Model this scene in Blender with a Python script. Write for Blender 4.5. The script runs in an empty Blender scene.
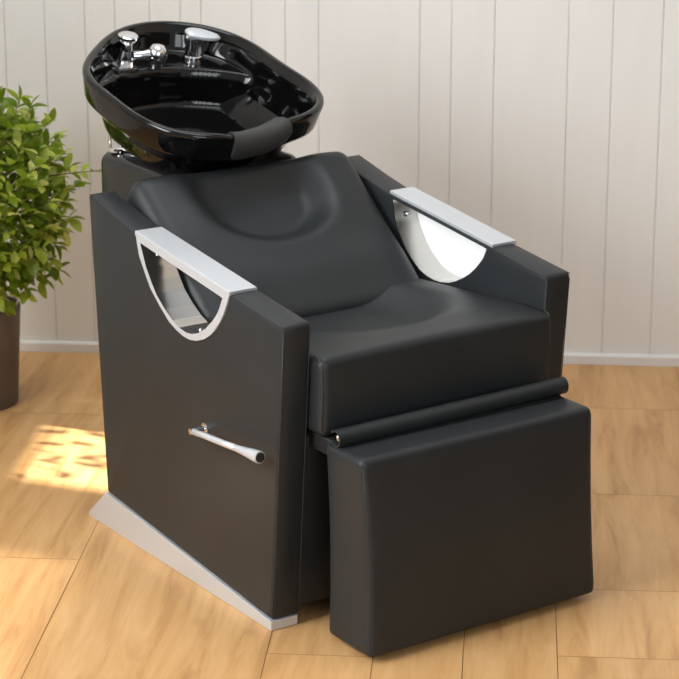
import bpy, bmesh, math, random
from mathutils import Vector, Matrix, noise

random.seed(7)
S = bpy.context.scene
COL = S.collection
PI = math.pi

def lin(r, g, b):
    f = lambda c: (c/255/12.92) if c/255 <= .04045 else ((c/255+.055)/1.055)**2.4
    return (f(r), f(g), f(b), 1.0)

# ------------------------------------------------------------------ camera
cam = bpy.data.cameras.new('camera')
cam_o = bpy.data.objects.new('camera', cam)
COL.objects.link(cam_o)
cam.sensor_width = 36.0
cam.sensor_fit = 'HORIZONTAL'
cam.lens = 2250/679*36
cam_o.location = (0, 0, 1.74)
cam_o.rotation_euler = (math.radians(90-17), 0, 0)
cam.clip_start = .05
cam.dof.use_dof = True
cam.dof.focus_distance = 4.15
cam.dof.aperture_fstop = 9.0
S.camera = cam_o

# ------------------------------------------------------------------ world, sun, lights, exposure
S.view_settings.view_transform = 'Standard'
S.view_settings.look = 'None'
S.view_settings.gamma = 1
S.view_settings.use_curve_mapping = False
S.view_settings.exposure = 0.20

w = bpy.data.worlds.new('world'); S.world = w
w.use_nodes = True
bg = w.node_tree.nodes['Background']
bg.inputs[0].default_value = (.97, .985, 1.0, 1)
bg.inputs[1].default_value = .45

def light(name, kind, loc, energy, color, target=None, size=1, size_y=None):
    l = bpy.data.lights.new(name, kind)
    l.energy = energy; l.color = color
    o = bpy.data.objects.new(name, l); COL.objects.link(o)
    o.location = loc
    if kind == 'AREA':
        l.size = size
        if size_y:
            l.shape = 'RECTANGLE'; l.size_y = size_y
    if target is not None:
        o.rotation_euler = (Vector(target)-Vector(loc)).to_track_quat('-Z', 'Y').to_euler()
    return o

SUN_DIR = Matrix.Rotation(-math.atan2(.0778, .99697), 3, 'Z') @ Vector((.72, -.216, -.56)).normalized()
sun = light('sun', 'SUN', (-4, 5, 4), 19.0, (1.0, .94, .86))
sun.data.angle = math.radians(2.4)
sun.rotation_euler = SUN_DIR.to_track_quat('-Z', 'Y').to_euler()
key = light('left_key_softbox', 'AREA', (-2.0, 3.1, 1.5), 29, (.96, .985, 1.0), (-.25, 4.15, .35), 1.6, 1.6)  # soft key lamp added on the left to light the near panel
key.data.spread = math.radians(86)
light('front_fill', 'AREA', (.9, .6, 1.5), 25, (.92, .97, 1.0), (.1, 4.0, .35), 1.4, 1.4)  # fill lamp added on the camera side to lift the chair front
light('overhead_softbox', 'AREA', (-.25, 4.45, 3.2), 24, (.97, .985, 1.0), (-.1, 4.8, 0), 1.8, 1.2)  # added overhead softbox, brightens the wall centre and upper faces

# ------------------------------------------------------------------ helpers
def mat(name, base, rough=.5, metal=0.0, spec=.5, coat=0.0):
    m = bpy.data.materials.new(name); m.use_nodes = True
    p = m.node_tree.nodes['Principled BSDF']
    p.inputs['Base Color'].default_value = base
    p.inputs['Roughness'].default_value = rough
    p.inputs['Metallic'].default_value = metal
    p.inputs['Specular IOR Level'].default_value = spec
    p.inputs['Coat Weight'].default_value = coat
    return m, m.node_tree, p

def bump_noise(nt, p, scale, strength, dist=.002, detail=4, mapping=None):
    tc = nt.nodes.new('ShaderNodeTexCoord')
    src = tc.outputs['Object']
    if mapping:
        mp = nt.nodes.new('ShaderNodeMapping'); mp.inputs['Scale'].default_value = mapping
        nt.links.new(src, mp.inputs[0]); src = mp.outputs[0]
    n = nt.nodes.new('ShaderNodeTexNoise'); n.inputs['Scale'].default_value = scale
    n.inputs['Detail'].default_value = detail
    nt.links.new(src, n.inputs['Vector'])
    b = nt.nodes.new('ShaderNodeBump'); b.inputs['Strength'].default_value = strength
    b.inputs['Distance'].default_value = dist
    nt.links.new(n.outputs[0], b.inputs['Height'])
    nt.links.new(b.outputs[0], p.inputs['Normal'])
    return n, src

def color_noise(nt, p, src, scale, c0, c1, detail=4, lo=.3, hi=.7):
    n = nt.nodes.new('ShaderNodeTexNoise'); n.inputs['Scale'].default_value = scale
    n.inputs['Detail'].default_value = detail
    nt.links.new(src, n.inputs['Vector'])
    r = nt.nodes.new('ShaderNodeValToRGB')
    r.color_ramp.elements[0].position = lo; r.color_ramp.elements[0].color = c0
    r.color_ramp.elements[1].position = hi; r.color_ramp.elements[1].color = c1
    nt.links.new(n.outputs[0], r.inputs[0])
    nt.links.new(r.outputs[0], p.inputs['Base Color'])
    return r

def leather(name, c, rough):
    m, nt, p = mat(name, lin(*c), rough, 0, .34)
    n, src = bump_noise(nt, p, 420, .12, .0006, 3)
    color_noise(nt, p, src, 9, lin(*[v-2 for v in c]), lin(*[v+2 for v in c]))
    return m

M_LEATHER = leather('black_leather', (38, 41, 43), .44)
M_SEAM, _, _ = mat('seam_thread', lin(47, 48, 48), .6)
M_DARK, _nt, _p = mat('black_board', lin(24, 24, 24), .6)
bump_noise(_nt, _p, 200, .1, .0005)
M_GLOSS, _nt, _p = mat('black_ceramic', lin(7, 7, 8), .05, 0, .45, 0)
bump_noise(_nt, _p, 6, .02, .002, 1)
M_PED, _nt, _p = mat('black_glossy_plastic', lin(20, 20, 21), .16, 0, .6)
bump_noise(_nt, _p, 8, .02, .002, 1)
M_RUBBER, _nt, _p = mat('grey_rubber', lin(48, 48, 47), .55)
bump_noise(_nt, _p, 150, .1, .0006)
M_STEEL, _nt, _p = mat('brushed_steel', lin(208, 212, 217), .36, .45)
bump_noise(_nt, _p, 60, .08, .0004, 3, (1, 1, 30))
M_LINER, _nt, _p = mat('satin_steel_liner', lin(205, 203, 198), .18, 1.0)
bump_noise(_nt, _p, 60, .05, .0004, 3, (1, 30, 1))
M_CHROME, _nt, _p = mat('chrome', lin(235, 235, 236), .07, 1.0)
bump_noise(_nt, _p, 10, .02, .001, 1)
M_WHITE, _nt, _p = mat('white_backdrop', lin(250, 250, 250), .45)
bump_noise(_nt, _p, 60, .02, .0004)
M_SCREW, _nt, _p = mat('screw_steel', lin(190, 190, 190), .2, 1.0)
bump_noise(_nt, _p, 60, .05, .0004)

def link(name, bm, m, parent=None, smooth=True, angle=None):
    me = bpy.data.meshes.new(name)
    bmesh.ops.recalc_face_normals(bm, faces=bm.faces)
    bm.to_mesh(me); bm.free()
    o = bpy.data.objects.new(name, me); COL.objects.link(o)
    for mm in (m if isinstance(m, (list, tuple)) else [m]):
        me.materials.append(mm)
    if smooth:
        for p in me.polygons: p.use_smooth = True
        if angle is not None:
            me.set_sharp_from_angle(angle=math.radians(angle))
    if parent: o.parent = parent
    return o

def tube(bm, pts, r, n=12, cap=True):
    """swept round tube; r is a number or one radius per point"""
    pts = [Vector(p) for p in pts]
    rs = r if isinstance(r, (list, tuple)) else [r]*len(pts)
    rings = []
    ref = None
    for i, p in enumerate(pts):
        t = (pts[min(i+1, len(pts)-1)]-pts[max(i-1, 0)]).normalized()
        if ref is None:
            ref = Vector((0, 0, 1)) if abs(t.z) < .9 else Vector((1, 0, 0))
        a = (ref - t*ref.dot(t)).normalized(); ref = a
        b = t.cross(a)
        rings.append([bm.verts.new(p+(a*math.cos(2*PI*k/n)+b*math.sin(2*PI*k/n))*rs[i]) for k in range(n)])
    for A, B in zip(rings, rings[1:]):
        for k in range(n):
            bm.faces.new((A[k], A[(k+1) % n], B[(k+1) % n], B[k]))
    if cap:
        bm.faces.new(rings[0][::-1]); bm.faces.new(rings[-1])
    return bm

def lathe(bm, prof, n=32, mx=Matrix.Identity(4)):
    """prof: (r, z) from bottom to top, revolved about z, then transformed"""
    rings = []
    for r, z in prof:
        if r < 1e-6:
            rings.append([bm.verts.new(mx @ Vector((0, 0, z)))])
        else:
            rings.append([bm.verts.new(mx @ Vector((r*math.cos(2*PI*k/n), r*math.sin(2*PI*k/n), z))) for k in range(n)])
    for A, B in zip(rings, rings[1:]):
        for k in range(n):
            k2 = (k+1) % n
            if len(A) == 1 and len(B) == 1: continue
            if len(A) == 1: bm.faces.new((A[0], B[k], B[k2]))
            elif len(B) == 1: bm.faces.new((A[k], A[k2], B[0]))
            else: bm.faces.new((A[k], A[k2], B[k2], B[k]))
    return bm

def axes(x, y, z, o):
    m = Matrix.Identity(4)
    for i, v in enumerate((x, y, z, o)):
        for j in range(3): m[j][i] = v[j]
    return m

def smooth01(a, b, x):
    t = max(0, min(1, (x-a)/(b-a)))
    return t*t*(3-2*t)

def rbox(lo, hi, r, n, deform=None):
    """box with rounded edges, finely divided, each vertex passed through deform"""
    bm = bmesh.new()
    def coords(a, b, k):
        e = [a + r*(1-math.cos(PI/2*i/4)) for i in range(4)]
        f = [b - r*(1-math.cos(PI/2*i/4)) for i in range(4)][::-1]
        return e + [a+r+(b-a-2*r)*i/k for i in range(k+1)] + f
    cs = [coords(lo[i], hi[i], n[i]) for i in range(3)]
    cache = {}
    def V(i, j, k):
        key = (i, j, k)
        if key not in cache:
            p = Vector((cs[0][i], cs[1][j], cs[2][k]))
            q = Vector([max(lo[a]+r, min(hi[a]-r, p[a])) for a in range(3)])
            d = p-q
            if d.length > 1e-9: p = q + d.normalized()*r
            if deform: p = Vector(deform(p))
            cache[key] = bm.verts.new(p)
        return cache[key]
    N = [len(c)-1 for c in cs]
    for i in range(N[0]):
        for j in range(N[1]):
            for k in (0, N[2]):
                bm.faces.new((V(i, j, k), V(i+1, j, k), V(i+1, j+1, k), V(i, j+1, k)))
    for i in range(N[0]):
        for k in range(N[2]):
            for j in (0, N[1]):
                bm.faces.new((V(i, j, k), V(i+1, j, k), V(i+1, j, k+1), V(i, j, k+1)))
    for j in range(N[1]):
        for k in range(N[2]):
            for i in (0, N[0]):
                bm.faces.new((V(i, j, k), V(i, j+1, k), V(i, j+1, k+1), V(i, j, k+1)))
    return bm

def round_poly(pts, rad, n=5):
    out = []
    m = len(pts)
    for i in range(m):
        p, a, b = Vector(pts[i]), Vector(pts[i-1]), Vector(pts[(i+1) % m])
        r = rad[i] if isinstance(rad, (list, tuple)) else rad
        if r <= 0: out.append(p); continue
        u, v = (a-p).normalized(), (b-p).normalized()
        for k in range(n+1):
            t = k/n
            out.append((p+u*r)*(1-t)**2 + p*2*t*(1-t) + (p+v*r)*t*t)
    return out

def inset(pts, d):
    """move a counter-clockwise outline inward by d"""
    m = len(pts); out = []
    for i in range(m):
        a, p, b = pts[i-1], pts[i], pts[(i+1) % m]
        e, f = (p-a), (b-p)
        if e.length < 1e-7: e = f
        if f.length < 1e-7: f = e
        e = e.normalized(); f = f.normalized()
        n = Vector((-e.y-f.y, e.x+f.x))
        n = n.normalized() if n.length > 1e-6 else Vector((-e.y, e.x))
        c = max(.4, n.dot(Vector((-e.y, e.x))))
        out.append(p+n*d/c)
    return out

# ================================================================== THE SETTING
def tag(o, label, cat, group=None):
    o['label'] = label; o['category'] = cat
    if group: o['group'] = group
    return o
def structure(o):
    o['kind'] = 'structure'; return o

ROOM_ROT = -math.atan2(.0778, .99697)
WALL_Y = 5.5154

# --- board wall
M_WALL, nt, p = mat('white_painted_boards', lin(232, 228, 220), .6, 0, .3)
n_, src = bump_noise(nt, p, 14, .08, .0008, 4, (4, 4, .7))
color_noise(nt, p, src, 5, lin(234, 233, 230), lin(237, 236, 233))
def board_wall():
    g = [.004, .106, .207, .283, .3705, .447, .499, .625, .708, .791, 1.041, 1.119, 1.225, 1.406, 1.514, 1.635]
    g = [x-1.273 for x in g]
    g = [g[0]-.13*k for k in range(9, 0, -1)] + g + [g[-1]+.12*k for k in range(1, 10)]
    bm = bmesh.new()
    def box(x0, x1, y0, y1, z0, z1, bev=0):
        vs = [bm.verts.new((x, y, z)) for x in (x0, x1) for y in (y0, y1) for z in (z0, z1)]
        idx = [(0, 1, 3, 2), (4, 6, 7, 5), (0, 4, 5, 1), (2, 3, 7, 6), (0, 2, 6, 4), (1, 5, 7, 3)]
        fs = [bm.faces.new([vs[i] for i in f]) for f in idx]
        if bev:
            es = [e for e in bm.edges if e.verts[0] in vs and e.verts[1] in vs
                  and abs(e.verts[0].co.y-y0) < 1e-6 and abs(e.verts[1].co.y-y0) < 1e-6
                  and abs(e.verts[0].co.x-e.verts[1].co.x) < 1e-6]
            bmesh.ops.bevel(bm, geom=es, offset=bev, segments=2, profile=.6, affect='EDGES')
    for a, b in zip(g, g[1:]):
        box(a+.0008, b-.0008, WALL_Y, WALL_Y+.018, .0, 2.7, .0026)
    box(g[0], g[-1], WALL_Y+.004, WALL_Y+.05, 0, 2.7)
    o = link('wall_back', bm, M_WALL, smooth=False)
    o.rotation_euler.z = ROOM_ROT
    return structure(o)
board_wall()

M_BASE, nt, p = mat('white_painted_skirting', lin(232, 230, 228), .45)
bump_noise(nt, p, 20, .1, .001)
bm = bmesh.new()
prof = [(0, 0), (-.012, 0), (-.012, .022), (-.009, .026), (-.002, .028), (0, .028)]
for s in (0, 1):
    for (y, z) in prof: bm.verts.new(((-2.25, 2.2)[s], WALL_Y+y-.0005, z+.0005))
bm.verts.ensure_lookup_table(); k = len(prof)
for i in range(k):
    j = (i+1) % k
    bm.faces.new((bm.verts[i], bm.verts[j], bm.verts[k+j], bm.verts[k+i]))
bm.faces.new(bm.verts[:k]); bm.faces.new(bm.verts[k:2*k])
o = structure(link('baseboard_back', bm, M_BASE, smooth=False)); o.rotation_euler.z = ROOM_ROT

# --- plank floor
def wood_mat():
    m, nt, p = mat('oak_planks', lin(200, 160, 115), .42, 0, .35)
    L_ = nt.links
    tc = nt.nodes.new('ShaderNodeTexCoord')
    at = nt.nodes.new('ShaderNodeAttribute'); at.attribute_name = 'tone'
    mp = nt.nodes.new('ShaderNodeMapping'); mp.inputs['Scale'].default_value = (11, 1.1, 1)
    # every plank samples its own stretch of the grain
    comb = nt.nodes.new('ShaderNodeVectorMath'); comb.operation = 'MULTIPLY_ADD'
    L_.new(at.outputs['Color'], comb.inputs[0]); comb.inputs[1].default_value = (7, 13, 3)
    L_.new(tc.outputs['Object'], comb.inputs[2])
    L_.new(comb.outputs[0], mp.inputs[0])
    n1 = nt.nodes.new('ShaderNodeTexNoise'); n1.inputs['Scale'].default_value = 2.2
    n1.inputs['Detail'].default_value = 7; n1.inputs['Roughness'].default_value = .62; n1.inputs['Distortion'].default_value = .6
    L_.new(mp.outputs[0], n1.inputs['Vector'])
    r1 = nt.nodes.new('ShaderNodeValToRGB')
    e = r1.color_ramp.elements
    e[0].position = .30; e[0].color = lin(182, 135, 84)
    e[1].position = .66; e[1].color = lin(220, 175, 121)
    x = e.new(.47); x.color = lin(207, 160, 105)
    L_.new(n1.outputs[0], r1.inputs[0])
    # knots
    mk = nt.nodes.new('ShaderNodeMapping'); mk.inputs['Scale'].default_value = (5.5, 2.6, 1)
    L_.new(comb.outputs[0], mk.inputs[0])
    v = nt.nodes.new('ShaderNodeTexVoronoi'); v.inputs['Scale'].default_value = 1.0
    L_.new(mk.outputs[0], v.inputs['Vector'])
    rk = nt.nodes.new('ShaderNodeValToRGB')
    rk.color_ramp.elements[0].position = .02; rk.color_ramp.elements[0].color = (.55, .55, .55, 1)
    rk.color_ramp.elements[1].position = .13; rk.color_ramp.elements[1].color = (0, 0, 0, 1)
    L_.new(v.outputs['Distance'], rk.inputs[0])
    mx = nt.nodes.new('ShaderNodeMix'); mx.data_type = 'RGBA'
    L_.new(rk.outputs[0], mx.inputs['Factor']); L_.new(r1.outputs[0], mx.inputs['A'])
    mx.inputs['B'].default_value = lin(120, 80, 48)
    # plank tone
    sep = nt.nodes.new('ShaderNodeSeparateColor'); L_.new(at.outputs['Color'], sep.inputs[0])
    mr = nt.nodes.new('ShaderNodeMapRange'); mr.inputs['To Min'].default_value = .93; mr.inputs['To Max'].default_value = 1.06
    L_.new(sep.outputs[0], mr.inputs['Value'])
    mul = nt.nodes.new('ShaderNodeVectorMath'); mul.operation = 'SCALE'
    L_.new(mx.outputs['Result'], mul.inputs[0]); L_.new(mr.outputs[0], mul.inputs['Scale'])
    L_.new(mul.outputs[0], p.inputs['Base Color'])
    b = nt.nodes.new('ShaderNodeBump'); b.inputs['Strength'].default_value = .12; b.inputs['Distance'].default_value = .001
    L_.new(n1.outputs[0], b.inputs['Height']); L_.new(b.outputs[0], p.inputs['Normal'])
    return m
M_WOOD = wood_mat()
M_GAP, nt, p = mat('dark_plank_gap', lin(146, 102, 62), .8)
bump_noise(nt, p, 50, .2, .001)
def floor():
    bm = bmesh.new()
    tone = bm.loops.layers.color.new('tone')
    xs = [-1.27, -.845, -.423, -.229, -.067, .103, .43]
    xs = [xs[0]-.18*k for k in range(9, 0, -1)] + xs + [xs[-1]+.17*k for k in range(1, 12)]
    joints = {-1.27: [4.13, 5.02], -.845: [3.30, 4.62], -.423: [3.72, 4.6], -.229: [3.45, 4.3, 5.1],
              -.067: [3.55, 4.5], .103: [3.75, 4.06, 4.58, 5.16], .43: [3.55, 4.39, 5.0]}
    rnd = random.Random(3)
    def quad(x0, x1, y0, y1, z, mi, c):
        f = bm.faces.new([bm.verts.new(v) for v in ((x0, y0, z), (x1, y0, z), (x1, y1, z), (x0, y1, z))])
        f.material_index = mi
        for l in f.loops: l[tone] = c
    g = .0008
    for a, b in zip(xs, xs[1:]):
        js = joints.get(round(a, 3))
        if js is None:
            y = 1.0 + rnd.random()*.6; js = []
            while y < 5.4:
                js.append(y); y += .55+rnd.random()*.5
        else:
            js = [js[0]-.62*k for k in range(4, 0, -1)] + js
        ys = [.8]+[j for j in js if j > .85]+[WALL_Y]
        for c, d in zip(ys, ys[1:]):
            quad(a+g, b-g, c+g, d-g, 0, 0, (rnd.random(), rnd.random(), rnd.random(), 1))
    quad(xs[0], xs[-1], .8, WALL_Y, -.0015, 1, (.5, .5, .5, 1))
    o = link('floor', bm, [M_WOOD, M_GAP], smooth=False)
    o.rotation_euler.z = ROOM_ROT
    return structure(o)
floor()

# --- left wall with the window the sun comes through (outside the frame)
def left_wall():
    bm = bmesh.new()
    X0, X1 = -2.36, -2.26
    def box(y0, y1, z0, z1, x0=X0, x1=X1):
        vs = [bm.verts.new((x, y, z)) for x in (x0, x1) for y in (y0, y1) for z in (z0, z1)]
        for f in [(0, 1, 3, 2), (4, 6, 7, 5), (0, 4, 5, 1), (2, 3, 7, 6), (0, 2, 6, 4), (1, 5, 7, 3)]:
            bm.faces.new([vs[i] for i in f])
    ya = -3.0
    for (y0, y1, zb, zt) in WINDOWS:
        box(ya, y0, 0, 4.2)
        box(y0, y1, 0, zb); box(y0, y1, zt, 4.2)
        ya = y1
    box(ya, WALL_Y+.05, 0, 4.2)
    o = structure(link('wall_left', bm, M_WALL, smooth=False)); o.rotation_euler.z = ROOM_ROT
    bm = bmesh.new()
    box(2.2, WALL_Y+.05, 0, 3.0, 1.35, 1.45)  # added unseen wall that shades the right side of the room
    o = structure(link('shade_wall_right', bm, M_GREY, smooth=False)); o.rotation_euler.z = ROOM_ROT
    for i, (y0, y1, zb, zt) in enumerate(WINDOWS):
        bm = bmesh.new()
        f = .02
        box(y0, y1, zb-f, zb, X0-.01, X1+.01); box(y0, y1, zt, zt+f, X0-.01, X1+.01)
        if i == 0:
            nf = len(bm.faces); box(y0, y1, zb, zt, X0+.03, X0+.034); bm.faces.ensure_lookup_table()
            for q in range(nf, len(bm.faces)): bm.faces[q].material_index = 1
        o = structure(link('window_%d' % (i+1), bm, [M_BASE, M_SUN_DIM], smooth=False)); o.rotation_euler.z = ROOM_ROT
M_SUN_DIM = bpy.data.materials.new('sun_dimming_pane'); M_SUN_DIM.use_nodes = True  # pane added to dim the sun through the first opening
nt = M_SUN_DIM.node_tree
tr = nt.nodes.new('ShaderNodeBsdfTransparent'); tr.inputs[0].default_value = (.42, .41, .40, 1)
nt.links.new(tr.outputs[0], nt.nodes['Material Output'].inputs['Surface'])
M_GREY, nt, p = mat('dark_shade_wall', lin(84, 78, 72), .8)  # kept dark so little light bounces back from the added wall
bump_noise(nt, p, 40, .1, .001)
WINDOWS = [(2.6, 4.57, .92, 1.178), (4.94, 5.50, .93, 1.30)]
left_wall()

# ================================================================== THE CHAIR
# chair frame: x forward out of the seat, y from the near arm to the far arm, z up; (0,0,0) is the near front corner of the base
YAW = math.radians(-55.714)
BASE = Vector((-.33, .33, 0))
chair = bpy.data.objects.new('shampoo_chair', None); COL.objects.link(chair)
_R = Matrix.Rotation(YAW, 4, 'Z')
chair.location = Vector((-.1254, 3.8390, 0)) + (_R @ BASE)
chair.rotation_euler = (0, 0, YAW)
chair.empty_display_size = .2
tag(chair, 'black leather salon shampoo chair with glossy black wash bowl behind it', 'salon chair')
WID = .659
TH = .06

def part(name, bm, m, parent=None, smooth=True, angle=None, label=None):
    bmesh.ops.translate(bm, verts=bm.verts, vec=-BASE)
    o = link(name, bm, m, parent or chair, smooth, angle)
    if label: o['label'] = label
    return o

PROFILE = [(0.0, .020), (.046, .600), (-.125, .6195), (-.30, .641), (-.465, .661), (-.55, .677), (-.672, .704), (-.632, .077)]
OUT_D = [(-.474, .662), (-.463, .621), (-.44, .589), (-.421, .564), (-.388, .538), (-.352, .514), (-.325, .504), (-.299, .498), (-.275, .497), (-.250, .501), (-.225, .510),
         (-.200, .524), (-.180, .541), (-.162, .561), (-.148, .581), (-.138, .600), (-.130, .6195)]
IN_D = [(-.457, .647), (-.435, .602), (-.417, .579), (-.398, .557), (-.368, .536), (-.336, .519), (-.312, .511), (-.289, .508), (-.266, .5105), (-.245, .517), (-.216, .533), (-.191, .554),
        (-.175, .570), (-.165, .584), (-.153, .608)]

def polar(pts, c, n, sc=1.0):
    out = []
    for k in range(n):
        a = 2*PI*k/n; d = Vector((math.cos(a), math.sin(a))); best = None
        for i in range(len(pts)):
            p, q = Vector(pts[i])-c, Vector(pts[(i+1) % len(pts)])-c
            e = q-p; den = d.x*e.y-d.y*e.x
            if abs(den) < 1e-12: continue
            t = (p.x*e.y-p.y*e.x)/den; s = (p.x*d.y-p.y*d.x)/den
            if t > 0 and -1e-9 <= s <= 1+1e-9 and (best is None or t < best): best = t
        out.append(c+d*best*sc)
    return out
DC = Vector((-.295, .585))
IN_FAR = [(-.459, .652), (-.449, .607), (-.434, .583), (-.416, .561), (-.392, .540), (-.365, .523), (-.340, .515), (-.314, .5115), (-.290, .512), (-.266, .516), (-.242, .525), (-.218, .537), (-.197, .550), (-.178, .565),
          (-.164, .579), (-.152, .593), (-.140, .616)]
ND = 240
din_far = polar(IN_FAR, DC, ND)
dhole_far = polar(IN_FAR, DC, ND, 1.02)
din_near = polar(IN_D, DC, ND); dout = polar(OUT_D, DC, ND)
dhole_near = polar(IN_D, DC, ND, 1.02)

def make_arm(far):
    Y = (lambda y: WID-y) if far else (lambda y: y)
    din = din_far if far else din_near
    dhole = dhole_far if far else dhole_near
    # upholstered panel
    ccw = round_poly([Vector(p) for p in PROFILE], [.006, .012, 0, 0, 0, .05, .012, .006])
    R = .007
    bm = bmesh.new()
    secs = [(R, 0), (R*.35, R*.25), (.0, R), (0, TH-R), (R*.35, TH-R*.25), (R, TH)]
    loops = []
    for d, y in secs:
        loops.append([bm.verts.new((q.x, Y(y), q.y)) for q in inset(ccw, d)])
    m = len(ccw)
    for A, B in zip(loops, loops[1:]):
        for i in range(m):
            bm.faces.new((A[i], A[(i+1) % m], B[(i+1) % m], B[i]))
    hs = []
    for loop, y in ((loops[0], 0), (loops[-1], TH)):
        h = [bm.verts.new((q.x, Y(y), q.y)) for q in dhole]
        hs.append(h)
        es = [bm.edges.get((loop[i], loop[(i+1) % m])) for i in range(m)]
        es += [bm.edges.new((h[i], h[(i+1) % ND])) for i in range(ND)]
        bmesh.ops.triangle_fill(bm, use_beauty=True, edges=es, normal=(0, 1, 0))
    for i in range(ND):
        j = (i+1) % ND
        bm.faces.new((hs[0][i], hs[0][j], hs[1][j], hs[1][i]))
    panel = part('side_panel', bm, M_LEATHER, angle=35)
    # stitched seams along the edges of the panel
    for yy in (.0022, TH-.0022):
        for seg in ([(.0445, .599), (-.02, .6062), (-.12, .6178)], [(-.482, .6622), (-.55, .675), (-.61, .689), (-.668, .7025)],
                    [(.0440, .590), (.034, .45), (.022, .30), (.012, .16), (.003, .03)]):
            bm = bmesh.new()
            tube(bm, [(a, Y(yy), b-.0014) for a, b in seg], .0010, 6)
            part('seam', bm, M_SEAM, panel)
    # steel cap over the cut-out
    bm = bmesh.new()
    x0, z0, x1, z1 = -.475, .6622, -.128, .6198
    d = Vector((x1-x0, z1-z0)).normalized(); nn = Vector((-d.y, d.x))
    if nn.y < 0: nn = -nn
    sec = [(-.004, -.004), (-.004, .0042), (-.003, .0052), (TH-.005, .0052), (TH-.004, .0042), (TH-.004, -.001), (.002, -.001)]
    ends = []
    for (px, pz) in ((x0, z0), (x1, z1)):
        ends.append([bm.verts.new((px+nn.x*h, Y(y), pz+nn.y*h)) for y, h in sec])
    k = len(sec)
    for i in range(k):
        bm.faces.new((ends[0][i], ends[0][(i+1) % k], ends[1][(i+1) % k], ends[1][i]))
    bm.faces.new(ends[0]); bm.faces.new(ends[1])
    part('armrest_cap', bm, M_STEEL, smooth=False)
    # D-shaped liner: flange on the outside, tube through the panel
    bm = bmesh.new()
    rings = []
    for loop, y in ((dout, 0.0), (dout, -.0035), (din, -.0035), (din, TH), (dhole, TH)):
        rings.append([bm.verts.new((q.x, Y(y), q.y)) for q in loop])
    for A, B in zip(rings, rings[1:]):
        for i in range(ND):
            bm.faces.new((A[i], A[(i+1) % ND], B[(i+1) % ND], B[i]))
    bm.faces.ensure_lookup_table()
    for i in range(2*ND): bm.faces[len(bm.faces)-4*ND+i].material_index = 1
    liner = part('cutout_liner', bm, [M_LINER, M_STEEL], angle=40)
    for (sx, sz) in ((-.446, .619), (-.287, .508)):
        bm = bmesh.new()
        c = Vector((sx, sz)); nrm = (Vector((-.285, .62))-c).normalized()
        mx = axes(Vector((nrm.y, 0, -nrm.x)), Vector((0, 1, 0)), Vector((nrm.x, 0, nrm.y)), Vector((sx, Y(.030), sz)))
        lathe(bm, [(.0062, -.003), (.0062, .0015), (.005, .003), (.0028, .0032), (.0025, .0016), (0, .0014)], 16, mx)
        part('screw', bm, M_SCREW, liner, angle=40)
    return panel, liner
make_arm(False)
_, far_liner = make_arm(True)
# added white plate standing in for the backdrop behind the open far cut-out
bm = bmesh.new()
a = [bm.verts.new((q.x, WID+.0004, q.y)) for q in polar(IN_FAR, DC, ND, .997)]
b = [bm.verts.new((q.x, WID-.003, q.y)) for q in polar(IN_FAR, DC, ND, .997)]
bm.faces.new(a); bm.faces.new(b[::-1])
for i in range(ND): bm.faces.new((a[i], a[(i+1) % ND], b[(i+1) % ND], b[i]))
part('cutout_backdrop', bm, M_WHITE, far_liner, smooth=False, label='white plate standing in for the bright backdrop seen through the far armrest cut-out')

# --- steel base plates under the panels
for far in (0, 1):
    Y = (lambda y: WID-y) if far else (lambda y: y)
    bm = bmesh.new()
    o_ = [(.001, .0005), (.002, .0195), (-.632, .0765), (-.711, .0085), (-.711, .0005)]
    A = [bm.verts.new((x, Y(-.003), z)) for x, z in o_]
    B = [bm.verts.new((x, Y(.056), z)) for x, z in o_]
    bm.faces.new(A); bm.faces.new(B[::-1])
    for i in range(5): bm.faces.new((A[i], A[(i+1) % 5], B[(i+1) % 5], B[i]))
    bmesh.ops.bevel(bm, geom=bm.edges[:], offset=.0008, segments=1, affect='EDGES')
    part('base_plate', bm, M_STEEL, smooth=False)

# --- black carcass between the panels
def shear(p): return (p.x + .08*(p.z-.02) if p.x > -.3 else p.x, p.y, p.z)
part('base_box', rbox((-.60, .062, .028), (-.012, WID-.062, .375), .006, (3, 3, 3), shear), M_LEATHER, angle=40)

# --- seat cushion
def seat_def(p):
    x, y, z = p
    top = smooth01(.44, .535, z)
    e = ((x+.215)/.205)**2 + ((y-.325)/.215)**2
    dish = .030*(1-smooth01(.25, 1.05, e))
    side = ((y-.33)/.267)
    z += top*(-dish - .004*abs(side)**4 + .075*min(0, x+.02))
    front = smooth01(.0, .075, x)
    x += front*.004*math.sin(PI*max(0, min(1, (z-.39)/.15)))*(1-side**4) + .012*top*0
    return (x, y, z)
seat = part('seat_cushion', rbox((-.42, .0625, .386), (.074, WID-.0625, .538), .016, (40, 44, 10), seat_def), M_LEATHER)
for y in (.0668, WID-.0668):
    bm = bmesh.new()
    tube(bm, [(.069, y, .40), (.0705, y, .46), (.069, y, .515), (.063, y, .531), (.05, y, .5355)], .0013, 6)
    part('seam', bm, M_SEAM, seat)

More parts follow.
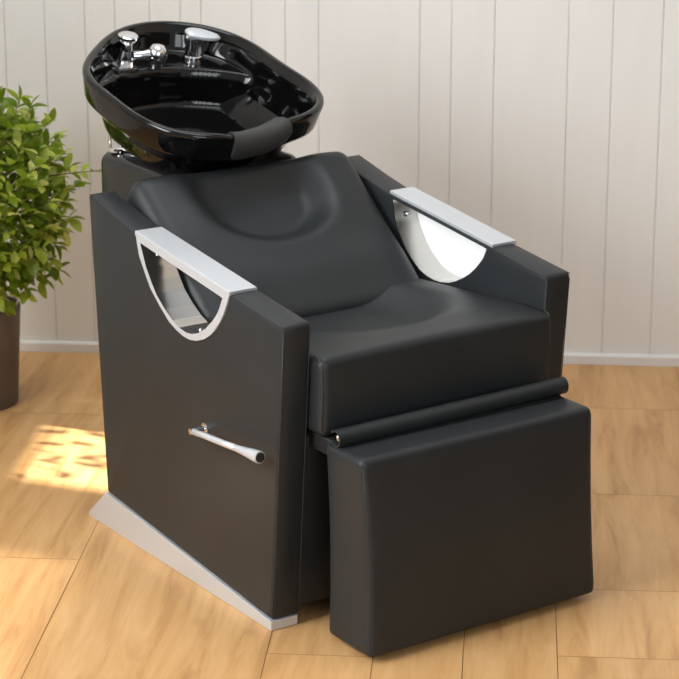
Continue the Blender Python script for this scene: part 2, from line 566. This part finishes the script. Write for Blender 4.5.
# --- backrest: laid back, s runs up the slope, h out of it
BA = math.radians(38.8)
def back_pt(s, y, h):
    return (-.33 - s*math.cos(BA) + h*math.sin(BA), y, .51 + s*math.sin(BA) + h*math.cos(BA))
def back_def(p):
    s, y, h = p
    v = (y-.335)
    top = smooth01(-.05, 0, h)
    # U shaped hollow, open towards the top
    du = math.hypot(v/.155, (s-.265)/.115) if s < .265 else abs(v)/.155*(1-.10*(s-.265)/.1)
    hollow = (1-smooth01(.62, 1.08, du))
    ridge = math.exp(-((du-1.15)/.22)**2)
    lum = math.exp(-((s-.07)/.06)**2)*(1-(v/.27)**4)
    h += top*(-.037*hollow *(1-.75*smooth01(.27, .36, s)) + .003*ridge*(1-smooth01(.25, .34, s)) + .008*lum)
    h += top*(-.010*(abs(v)/.265)**6)
    return back_pt(s, y, h)
back = part('backrest', rbox((-.040, .066, -.105), (.368, WID-.066, .006), .030, (46, 50, 6), back_def), M_LEATHER)

# --- rolled flap between seat and footrest
bm = bmesh.new()
sec = []
rc, ra = .0165, .0125
for k in range(15):
    a = math.radians(-140 + 285*k/14); sec.append((rc*math.cos(a), rc*math.sin(a)))
for k in range(15):
    a = math.radians(145 - 285*k/14); sec.append((ra*math.cos(a), ra*math.sin(a)))
E0 = [bm.verts.new((.112+x, .066, .398+z)) for x, z in sec]
E1 = [bm.verts.new((.112+x, .592, .402+z)) for x, z in sec]
k = len(sec)
for i in range(k): bm.faces.new((E0[i], E0[(i+1) % k], E1[(i+1) % k], E1[i]))
for i in range(14):
    for E_ in (E0, E1): bm.faces.new((E_[i], E_[i+1], E_[k-2-i], E_[k-1-i]))
flap = part('hinge_flap', bm, M_LEATHER, angle=40)
bm = bmesh.new()
tube(bm, [(.112, .069, .398), (.112, .589, .402)], .0065, 12)
part('hinge_rod', bm, M_SCREW, flap)
# panel linking flap to the carcass, under the seat
bm = rbox((.0, .075, .352), (.12, .584, .385), .004, (2, 4, 1))
part('hinge_board', bm, M_DARK)

# --- footrest
def foot_def(p):
    x, y, z = p
    side = (y-.329)/.263
    zz = (z-.02)/.36
    bulge = math.sin(PI*max(0, min(1, zz)))*(1-side**4)
    x += (.026 if x > .15 else .008)*(1-zz) + (.006*bulge if x > .15 else 0)
    # the sides draw in a little halfway down
    y -= math.copysign(1, side)*min(1, abs(side))**3*.005*math.sin(PI*max(0, min(1, zz)))
    return (x, y, z)
foot = part('footrest', rbox((.083, .061, .012), (.202, .592, .383), .013, (8, 30, 24), foot_def), M_LEATHER)
for y in (.0660, .5880):
    bm = bmesh.new()
    tube(bm, [foot_def(Vector((.1981, y, z))) for z in (.03, .1, .2, .3, .37)], .0012, 6)
    part('seam', bm, M_SEAM, foot)

# --- reclining lever on the near panel
bm = bmesh.new()
tube(bm, [(-.225, -.0285, .3325), (-.19, -.0292, .3365), (-.12, -.03, .342), (-.068, -.03, .3465)], [.0062, .0062, .0062, .0064], 12)
lever = part('recline_lever', bm, M_STEEL)
bm = bmesh.new()
tube(bm, [(-.228, .0005, .3325), (-.228, -.003, .3325), (-.228, -.0032, .3325), (-.228, -.034, .3325)], [.0115, .0115, .0062, .0062], 16)
part('lever_pivot', bm, M_CHROME, lever, angle=40)
bm = bmesh.new()
tube(bm, [(-.072, -.03, .346), (-.05, -.03, .348), (-.02, -.03, .3503), (.006, -.03, .352), (.013, -.03, .3525), (.0135, -.03, .3525), (.009, -.03, .352)],
     [.0056, .0075, .0098, .0118, .0112, .008, .0075], 18)
part('lever_grip', bm, M_STEEL, lever, angle=40)

bm = bmesh.new()
tube(bm, [(.0095, -.03, .3523), (.0142, -.03, .3526), (.0150, -.03, .3527)], [.0095, .0095, .006], 18)
part('grip_cap', bm, M_DARK, lever, angle=40, label='black end cap of the lever')

# --- pedestal behind the seat
def ped_def(p):
    x, y, z = p
    t = smooth01(.62, .71, z)
    return (x, y, z)
ped = part('bowl_pedestal', rbox((-.93, .158, .001), (-.64, .50, .728), .03, (4, 4, 4), ped_def), M_PED)

# --- wash bowl; u forward along the rim plane, v sideways, w out of the plane, origin at the neck notch
T = math.radians(15)
CT, ST = math.cos(T), math.sin(T)
def bp(u, v, w_): return Vector((-.5545 + u*CT + w_*ST, .33+v, .811 - u*ST + w_*CT))
CO = [0.2634, 0.0079, 0.0139, 0.0212, -0.0142, -0.0069, 0.0054, -0.0077, -0.0095, -0.004, -0.0029]
def rim_r(t):
    r = CO[0]
    for k in range(1, 6): r += CO[2*k-1]*math.cos(k*t) + CO[2*k]*math.sin(k*t)
    return r
def rim_uv(t, k=1.0, off=0.0):
    r = rim_r(t)*k+off
    return -.27 + r*math.cos(t), r*math.sin(t)
NA = 240
def notch(t):
    tt = (t+PI) % (2*PI) - PI
    return .012*math.exp(-(tt/.26)**4)
def bowl_mesh():
    bm = bmesh.new(); rings = []
    for k, z in ((.20, -.160), (.36, -.158), (.50, -.148), (.64, -.126), (.76, -.100), (.86, -.074), (.905, -.060), (.93, -.0545), (.957, -.053), (.966, -.048), (.985, -.022), (.997, -.008),
                 (1.0, -.002)):
        ring = []
        for i in range(NA):
            t = 2*PI*i/NA; u, v = rim_uv(t, k)
            ring.append(bm.verts.new(bp(u, v, z-notch(t)*smooth01(.85, 1, k))))
        rings.append(ring)
    for off, z in ((-.001, .002), (-.004, .005), (-.009, .006), (-.014, .005), (-.018, .001), (-.020, -.004)):
        ring = []
        for i in range(NA):
            t = 2*PI*i/NA; u, v = rim_uv(t, 1, off)
            ring.append(bm.verts.new(bp(u, v, z-notch(t))))
        rings.append(ring)
    NR = 90
    for j in range(1, NR):
        q = 1-j/NR                       # 1 at the rim, 0 at the middle
        ring = []
        for i in range(NA):
            t = 2*PI*i/NA; r = (.212+(rim_r(t)-.020-.212)*smooth01(.35, 1, q))*q
            u, v = -.27+r*math.cos(t), r*math.sin(t)
            ue = -.425 + 2.1*v*v
            deck = smooth01(ue+.016, ue-.012, u)
            lip = .004*math.exp(-((u-ue+.006)/.008)**2)*smooth01(1.0, .9, q)
            wall = smooth01(1.0, .92, q)
            basin = smooth01(.97, .78, q)
            dep = .004 + .046*wall + (1-deck)*(.078*basin) - lip*0 + .012*(1-q)
            ring.append(bm.verts.new(bp(u, v, -dep-notch(t)*q**6)))
        rings.append(ring)
    for A, B in zip(rings, rings[1:]):
        for i in range(NA):
            bm.faces.new((A[i], A[(i+1) % NA], B[(i+1) % NA], B[i]))
    c = bm.verts.new(bp(-.27, 0, -.142))
    for i in range(NA): bm.faces.new((rings[-1][i], rings[-1][(i+1) % NA], c))
    bm.faces.new(rings[0][::-1])
    return bm
bowl = part('wash_bowl', bowl_mesh(), M_GLOSS)

# neck rest saddle over the front of the rim
bm = bmesh.new()
sec = [(-.052, -.030), (-.050, -.012), (-.036, .001), (-.018, .0090), (-.002, .009), (.008, .000), (.012, -.016), (.004, -.034), (-.004, -.046), (-.014, -.050), (-.011, -.036), (-.003, -.020), (-.004, -.004), (-.016, -.001), (-.030, -.006), (-.042, -.022), (-.046, -.032)]
rings = []
NN = 22
for i in range(NN+1):
    t = -.215 + (.32+.215)*i/NN
    f = 1 if 0 < i < NN else .93
    ring = []
    for (d, z) in sec:
        u, v = rim_uv(t, 1, d*f - .012*(1-f))
        ring.append(bm.verts.new(bp(u, v, z*f - notch(t) + .001)))
    rings.append(ring)
k = len(sec)
for A, B in zip(rings, rings[1:]):
    for i in range(k): bm.faces.new((A[i], A[(i+1) % k], B[(i+1) % k], B[i]))
bm.faces.new(rings[0]); bm.faces.new(rings[-1][::-1])
part('neck_rest', bm, M_RUBBER, bowl, angle=50, label='matte dark grey rubber neck rest')

# neck under the bowl and its drain strainer
Nn = Vector((ST, 0, CT)); Du = Vector((CT, 0, -ST)); Lv = Vector((0, 1, 0))
def bmx(u, v, w_): return axes(Du, Lv, Nn, bp(u, v, w_))
bm = bmesh.new()
lathe(bm, [(0, -.21), (.060, -.21), (.066, -.19), (.078, -.165), (.095, -.150)], 32, bmx(-.25, 0, 0))
part('bowl_neck', bm, M_DARK, bowl, angle=50)
bm = bmesh.new()
lathe(bm, [(.028, -.139), (.028, -.1365), (.022, -.1345), (.012, -.1360), (0, -.1362)], 24, bmx(-.27, 0, 0))
part('drain', bm, M_CHROME, bowl, angle=50, label='chrome drain ring in the black basin')

# --- chrome hinge bracket between pedestal and bowl
bm = bmesh.new()
z0 = .728
P_ = lambda a, b, c: (a, b, c)
lathe(bm, [(0, 0), (.021, 0), (.021, .004), (.018, .006), (0, .006)], 20, Matrix.Translation((-.885, .188, z0)))
tube(bm, [(-.885, .188, z0+.003), (-.855, .205, z0+.008), (-.825, .232, z0+.004)], [.008, .009, .007], 10)
brk = part('tilt_bracket', bm, M_CHROME, ped, angle=50, label='small chrome tilt bracket')
bm = bmesh.new()
tube(bm, [(-.902, .178, z0+.004), (-.906, .180, z0+.045), (-.912, .186, z0+.075)], .0035, 8)
tube(bm, [(-.878, .195, z0+.006), (-.908, .185, z0+.04)], .003, 8)
part('support_rod', bm, M_CHROME, ped, label='thin chrome support rod')

# --- taps on the deck of the bowl
DK = -.051
def box_on(bm, u0, u1, v0, v1, w0, w1, bev):
    vs = [bm.verts.new(bp(u, v, w_)) for u in (u0, u1) for v in (v0, v1) for w_ in (w0, w1)]
    for f in [(0, 1, 3, 2), (4, 6, 7, 5), (0, 4, 5, 1), (2, 3, 7, 6), (0, 2, 6, 4), (1, 5, 7, 3)]:
        bm.faces.new([vs[i] for i in f])
    es = list({e for v in vs for e in v.link_edges})
    bmesh.ops.bevel(bm, geom=es, offset=bev, segments=2, affect='EDGES')
bm = bmesh.new()
box_on(bm, -.500, -.432, -.082, -.030, DK-.004, DK+.008, .003)
lathe(bm, [(.019, DK+.006), (.018, DK+.020), (.014, DK+.030), (.013, DK+.045), (.016, DK+.05), (0, DK+.05)], 24, bmx(-.478, -.040, 0))
mixer = part('mixer_tap', bm, M_CHROME, None, angle=40)
bm = bmesh.new()
lathe(bm, [(0, DK+.048), (.012, DK+.048), (.015, DK+.054), (.022, DK+.058), (.022, DK+.064), (.018, DK+.067), (0, DK+.0675)], 24, bmx(-.478, -.040, 0))
part('tap_knob', bm, M_CHROME, mixer, angle=40)
bm = bmesh.new()
c0 = bp(-.465, -.028, DK+.020); c1 = bp(-.450, .006, DK+.026)
tube(bm, [c0, c0.lerp(c1, .5), c1], [.011, .010, .013], 16)
part('hose_elbow', bm, M_CHROME, mixer, angle=40)
bm = bmesh.new()
lathe(bm, [(0, -.023), (.012, -.0215), (.020, -.013), (.0235, 0), (.020, .013), (.012, .0215), (0, .024)], 24, bmx(-.448, .020, DK+.026))
lathe(bm, [(.013, DK-.004), (.013, DK+.006)], 20, bmx(-.448, .020, 0))
part('flow_ball', bm, M_CHROME, mixer)
bm = bmesh.new()
tilt = axes(Du, Lv, Nn, bp(-.462, .122, DK)) @ Matrix.Rotation(math.radians(6), 4, 'X')
lathe(bm, [(.0215, -.004), (.0215, .006), (.0195, .010), (.0185, .034), (.017, .052), (0, .054)], 28, tilt)
spray = part('hair_sprayer', bm, M_CHROME, None, angle=40)
bm = bmesh.new()
lathe(bm, [(.0222, .004), (.0222, .010), (.0205, .012), (.0205, .003)], 28, tilt)
part('collar_ring', bm, M_CHROME, spray, angle=40)
bm = bmesh.new()
pad = tilt @ Matrix.Translation((.014, .014, .058)) @ Matrix.Rotation(math.radians(-38), 4, 'Z') @ Matrix.Rotation(math.radians(-8), 4, 'X')
n = 32; rings = []
for sc, h in ((.55, -.004), (.96, -.001), (1, .003), (.95, .006), (.6, .0085), (.25, .0095)):
    ring = []
    for i in range(n):
        a = 2*PI*i/n
        x = .021*sc*math.cos(a); y = .040*sc*math.sin(a)
        x *= 1-.22*(y/.040)
        ring.append(bm.verts.new(pad @ Vector((x, y, h))))
    rings.append(ring)
for A, B in zip(rings, rings[1:]):
    for i in range(n): bm.faces.new((A[i], A[(i+1) % n], B[(i+1) % n], B[i]))
bm.faces.new(rings[0]); bm.faces.new(rings[-1])
part('spray_lever', bm, M_STEEL, spray, angle=50, label='oval pale steel lever pad')

# ================================================================== POTTED PLANT
def plant():
    base = Vector((-.862, 5.17, 0))
    root = bpy.data.objects.new('potted_plant', None); COL.objects.link(root)
    root.location = base; root.empty_display_size = .1
    tag(root, 'bushy green houseplant in a dark brown pot on the wooden floor', 'plant')
    m, nt, p = mat('brown_pot', lin(84, 74, 68), .55)
    n_, src = bump_noise(nt, p, 30, .1, .001)
    color_noise(nt, p, src, 12, lin(80, 72, 66), lin(92, 82, 76))
    bm = bmesh.new()
    lathe(bm, [(0, .0005), (.080, .0005), (.083, .004), (.097, .225), (.0985, .245), (.096, .248), (.092, .246), (.090, .215), (0, .213)], 48)
    link('pot', bm, m, root, angle=40)
    m, nt, p = mat('potting_soil', lin(52, 38, 28), .9)
    bump_noise(nt, p, 120, .8, .006)
    bm = bmesh.new()
    lathe(bm, [(.0902, .214), (.0902, .222), (.06, .229), (0, .232)], 32)
    link('soil', bm, m, root)
    ms, nt, p = mat('twig_bark', lin(112, 92, 52), .7)
    bump_noise(nt, p, 90, .3, .001)
    ml, nt, p = mat('leaf_green', lin(96, 132, 34), .38, 0, .5)
    at = nt.nodes.new('ShaderNodeAttribute'); at.attribute_name = 'leaf'
    rp = nt.nodes.new('ShaderNodeValToRGB')
    rp.color_ramp.elements[0].color = lin(112, 138, 30); rp.color_ramp.elements[1].color = lin(240, 240, 150)
    x = rp.color_ramp.elements.new(.55); x.color = lin(184, 202, 78)
    sp = nt.nodes.new('ShaderNodeSeparateColor'); nt.links.new(at.outputs['Color'], sp.inputs[0])
    nt.links.new(sp.outputs[0], rp.inputs[0]); nt.links.new(rp.outputs[0], p.inputs['Base Color'])
    p.inputs['Subsurface Weight'].default_value = 0
    tl = nt.nodes.new('ShaderNodeBsdfTranslucent'); nt.links.new(rp.outputs[0], tl.inputs['Color'])
    mxs = nt.nodes.new('ShaderNodeMixShader'); mxs.inputs[0].default_value = .45
    out = nt.nodes['Material Output']
    nt.links.new(p.outputs[0], mxs.inputs[1]); nt.links.new(tl.outputs[0], mxs.inputs[2]); nt.links.new(mxs.outputs[0], out.inputs['Surface'])
    rnd = random.Random(11)
    stems, leaves = bmesh.new(), bmesh.new()
    lay = leaves.loops.layers.color.new('leaf')
    def leaf(pos, d, up, size):
        d = d.normalized(); s = d.cross(up)
        if s.length < 1e-3: s = d.cross(Vector((1, 0, 0)))
        s.normalize(); nrm = s.cross(d)
        w_ = size*(.25+rnd.random()*.08); c = rnd.random()
        droop = -.10-.25*rnd.random()
        rows = []
        for f, k in ((0, .10), (.2, .62), (.45, 1.0), (.7, .88), (.9, .48), (1.0, .04)):
            ctr = pos + d*size*f + nrm*(droop*size*f*f)
            rows.append([leaves.verts.new(ctr - s*w_*k + nrm*w_*k*.35), leaves.verts.new(ctr), leaves.verts.new(ctr + s*w_*k + nrm*w_*k*.35)])
        for A, B in zip(rows, rows[1:]):
            for i in (0, 1):
                f_ = leaves.faces.new((A[i], A[i+1], B[i+1], B[i]))
                for l in f_.loops: l[lay] = (c, c, c, 1)
    def twig(pts, r0, nleaf, size, start=.3):
        n = len(pts)
        tube(stems, pts, [r0*(1-.7*i/(n-1)) for i in range(n)], 5)
        for q in range(nleaf):
            f = start + (1-start)*q/max(1, nleaf-1)
            a = f*(n-1); i = min(int(a), n-2)
            p0 = pts[i].lerp(pts[i+1], a-i); ax = (pts[i+1]-pts[i]).normalized()
            ref = ax.cross(Vector((rnd.uniform(-1, 1), rnd.uniform(-1, 1), rnd.uniform(-1, 1)))).normalized()
            for sgn in (-1, 1):
                d = ax*.65 + ref*sgn*.9 + Vector((0, 0, .15))
                leaf(p0, d, Vector((rnd.uniform(-.5, .5), rnd.uniform(-.5, .5), 1)), size*(.75+.5*rnd.random()))
        leaf(pts[-1], pts[-1]-pts[-2], Vector((rnd.uniform(-1, 1), 0, 1)), size)
    C_ = Vector((.040, -.03, .515)); RX, RZ = .195, .275
    for k in range(6):
        a = 2*PI*k/6
        tube(stems, [Vector((.02*math.cos(a), .02*math.sin(a), .225)), Vector((.035*math.cos(a)+.01, .035*math.sin(a)-.01, .36)),
                     C_+Vector((.06*math.cos(a+.4), .06*math.sin(a+.4), .05))], [.006, .005, .003], 6)
    n = 240
    for k in range(n):
        zf = 1-2*(k+.5)/n; a = k*2.39996
        rr = math.sqrt(1-zf*zf)
        dirn = Vector((rr*math.cos(a), rr*math.sin(a), zf))
        bumpy = .80 + .24*noise.noise(dirn*2.3+Vector((3, 1, 5))) + .12*rnd.uniform(-1, 1)
        tip = C_ + Vector((dirn.x*RX, dirn.y*RX, dirn.z*RZ*(1 if zf > 0 else .92)))*bumpy*1.08
        if tip.z < .235: tip.z = .235+.02*rnd.random()
        root_p = C_ + Vector((dirn.x*.05, dirn.y*.05, dirn.z*.10-.03))
        inner = root_p.lerp(tip, .45 if k % 3 else .2)
        mid = inner.lerp(tip, .5) + Vector((0, 0, -.006))
        twig([inner, mid, tip], .0022, rnd.choice((4, 5)), .038, .15)
    # the long sprig that reaches towards the chair
    A = C_+Vector((.12, -.03, .055))
    twig([A, A+Vector((.06, -.01, .012)), A+Vector((.12, -.02, .02)), A+Vector((.165, -.025, .024))], .0026, 5, .030, .45)
    # unseen drooping shoots added on the window side to dapple the sun patch
    for k in range(5):
        y_ = -.08-.36*k/4 + .02*rnd.uniform(-1, 1); z_ = .17+.07*rnd.random()
        p0 = C_+Vector((-.08, -.06, -.08)); p2 = Vector((-.08-.12*rnd.random(), y_, z_))
        p1 = p0.lerp(p2, .55)+Vector((0, 0, .06))
        twig([p0, p0.lerp(p1, .5)+Vector((0, 0, .02)), p1, p2], .0024, 6, .045, .45)
    link('stem', stems, ms, root)
    link('foliage', leaves, ml, root)
plant()
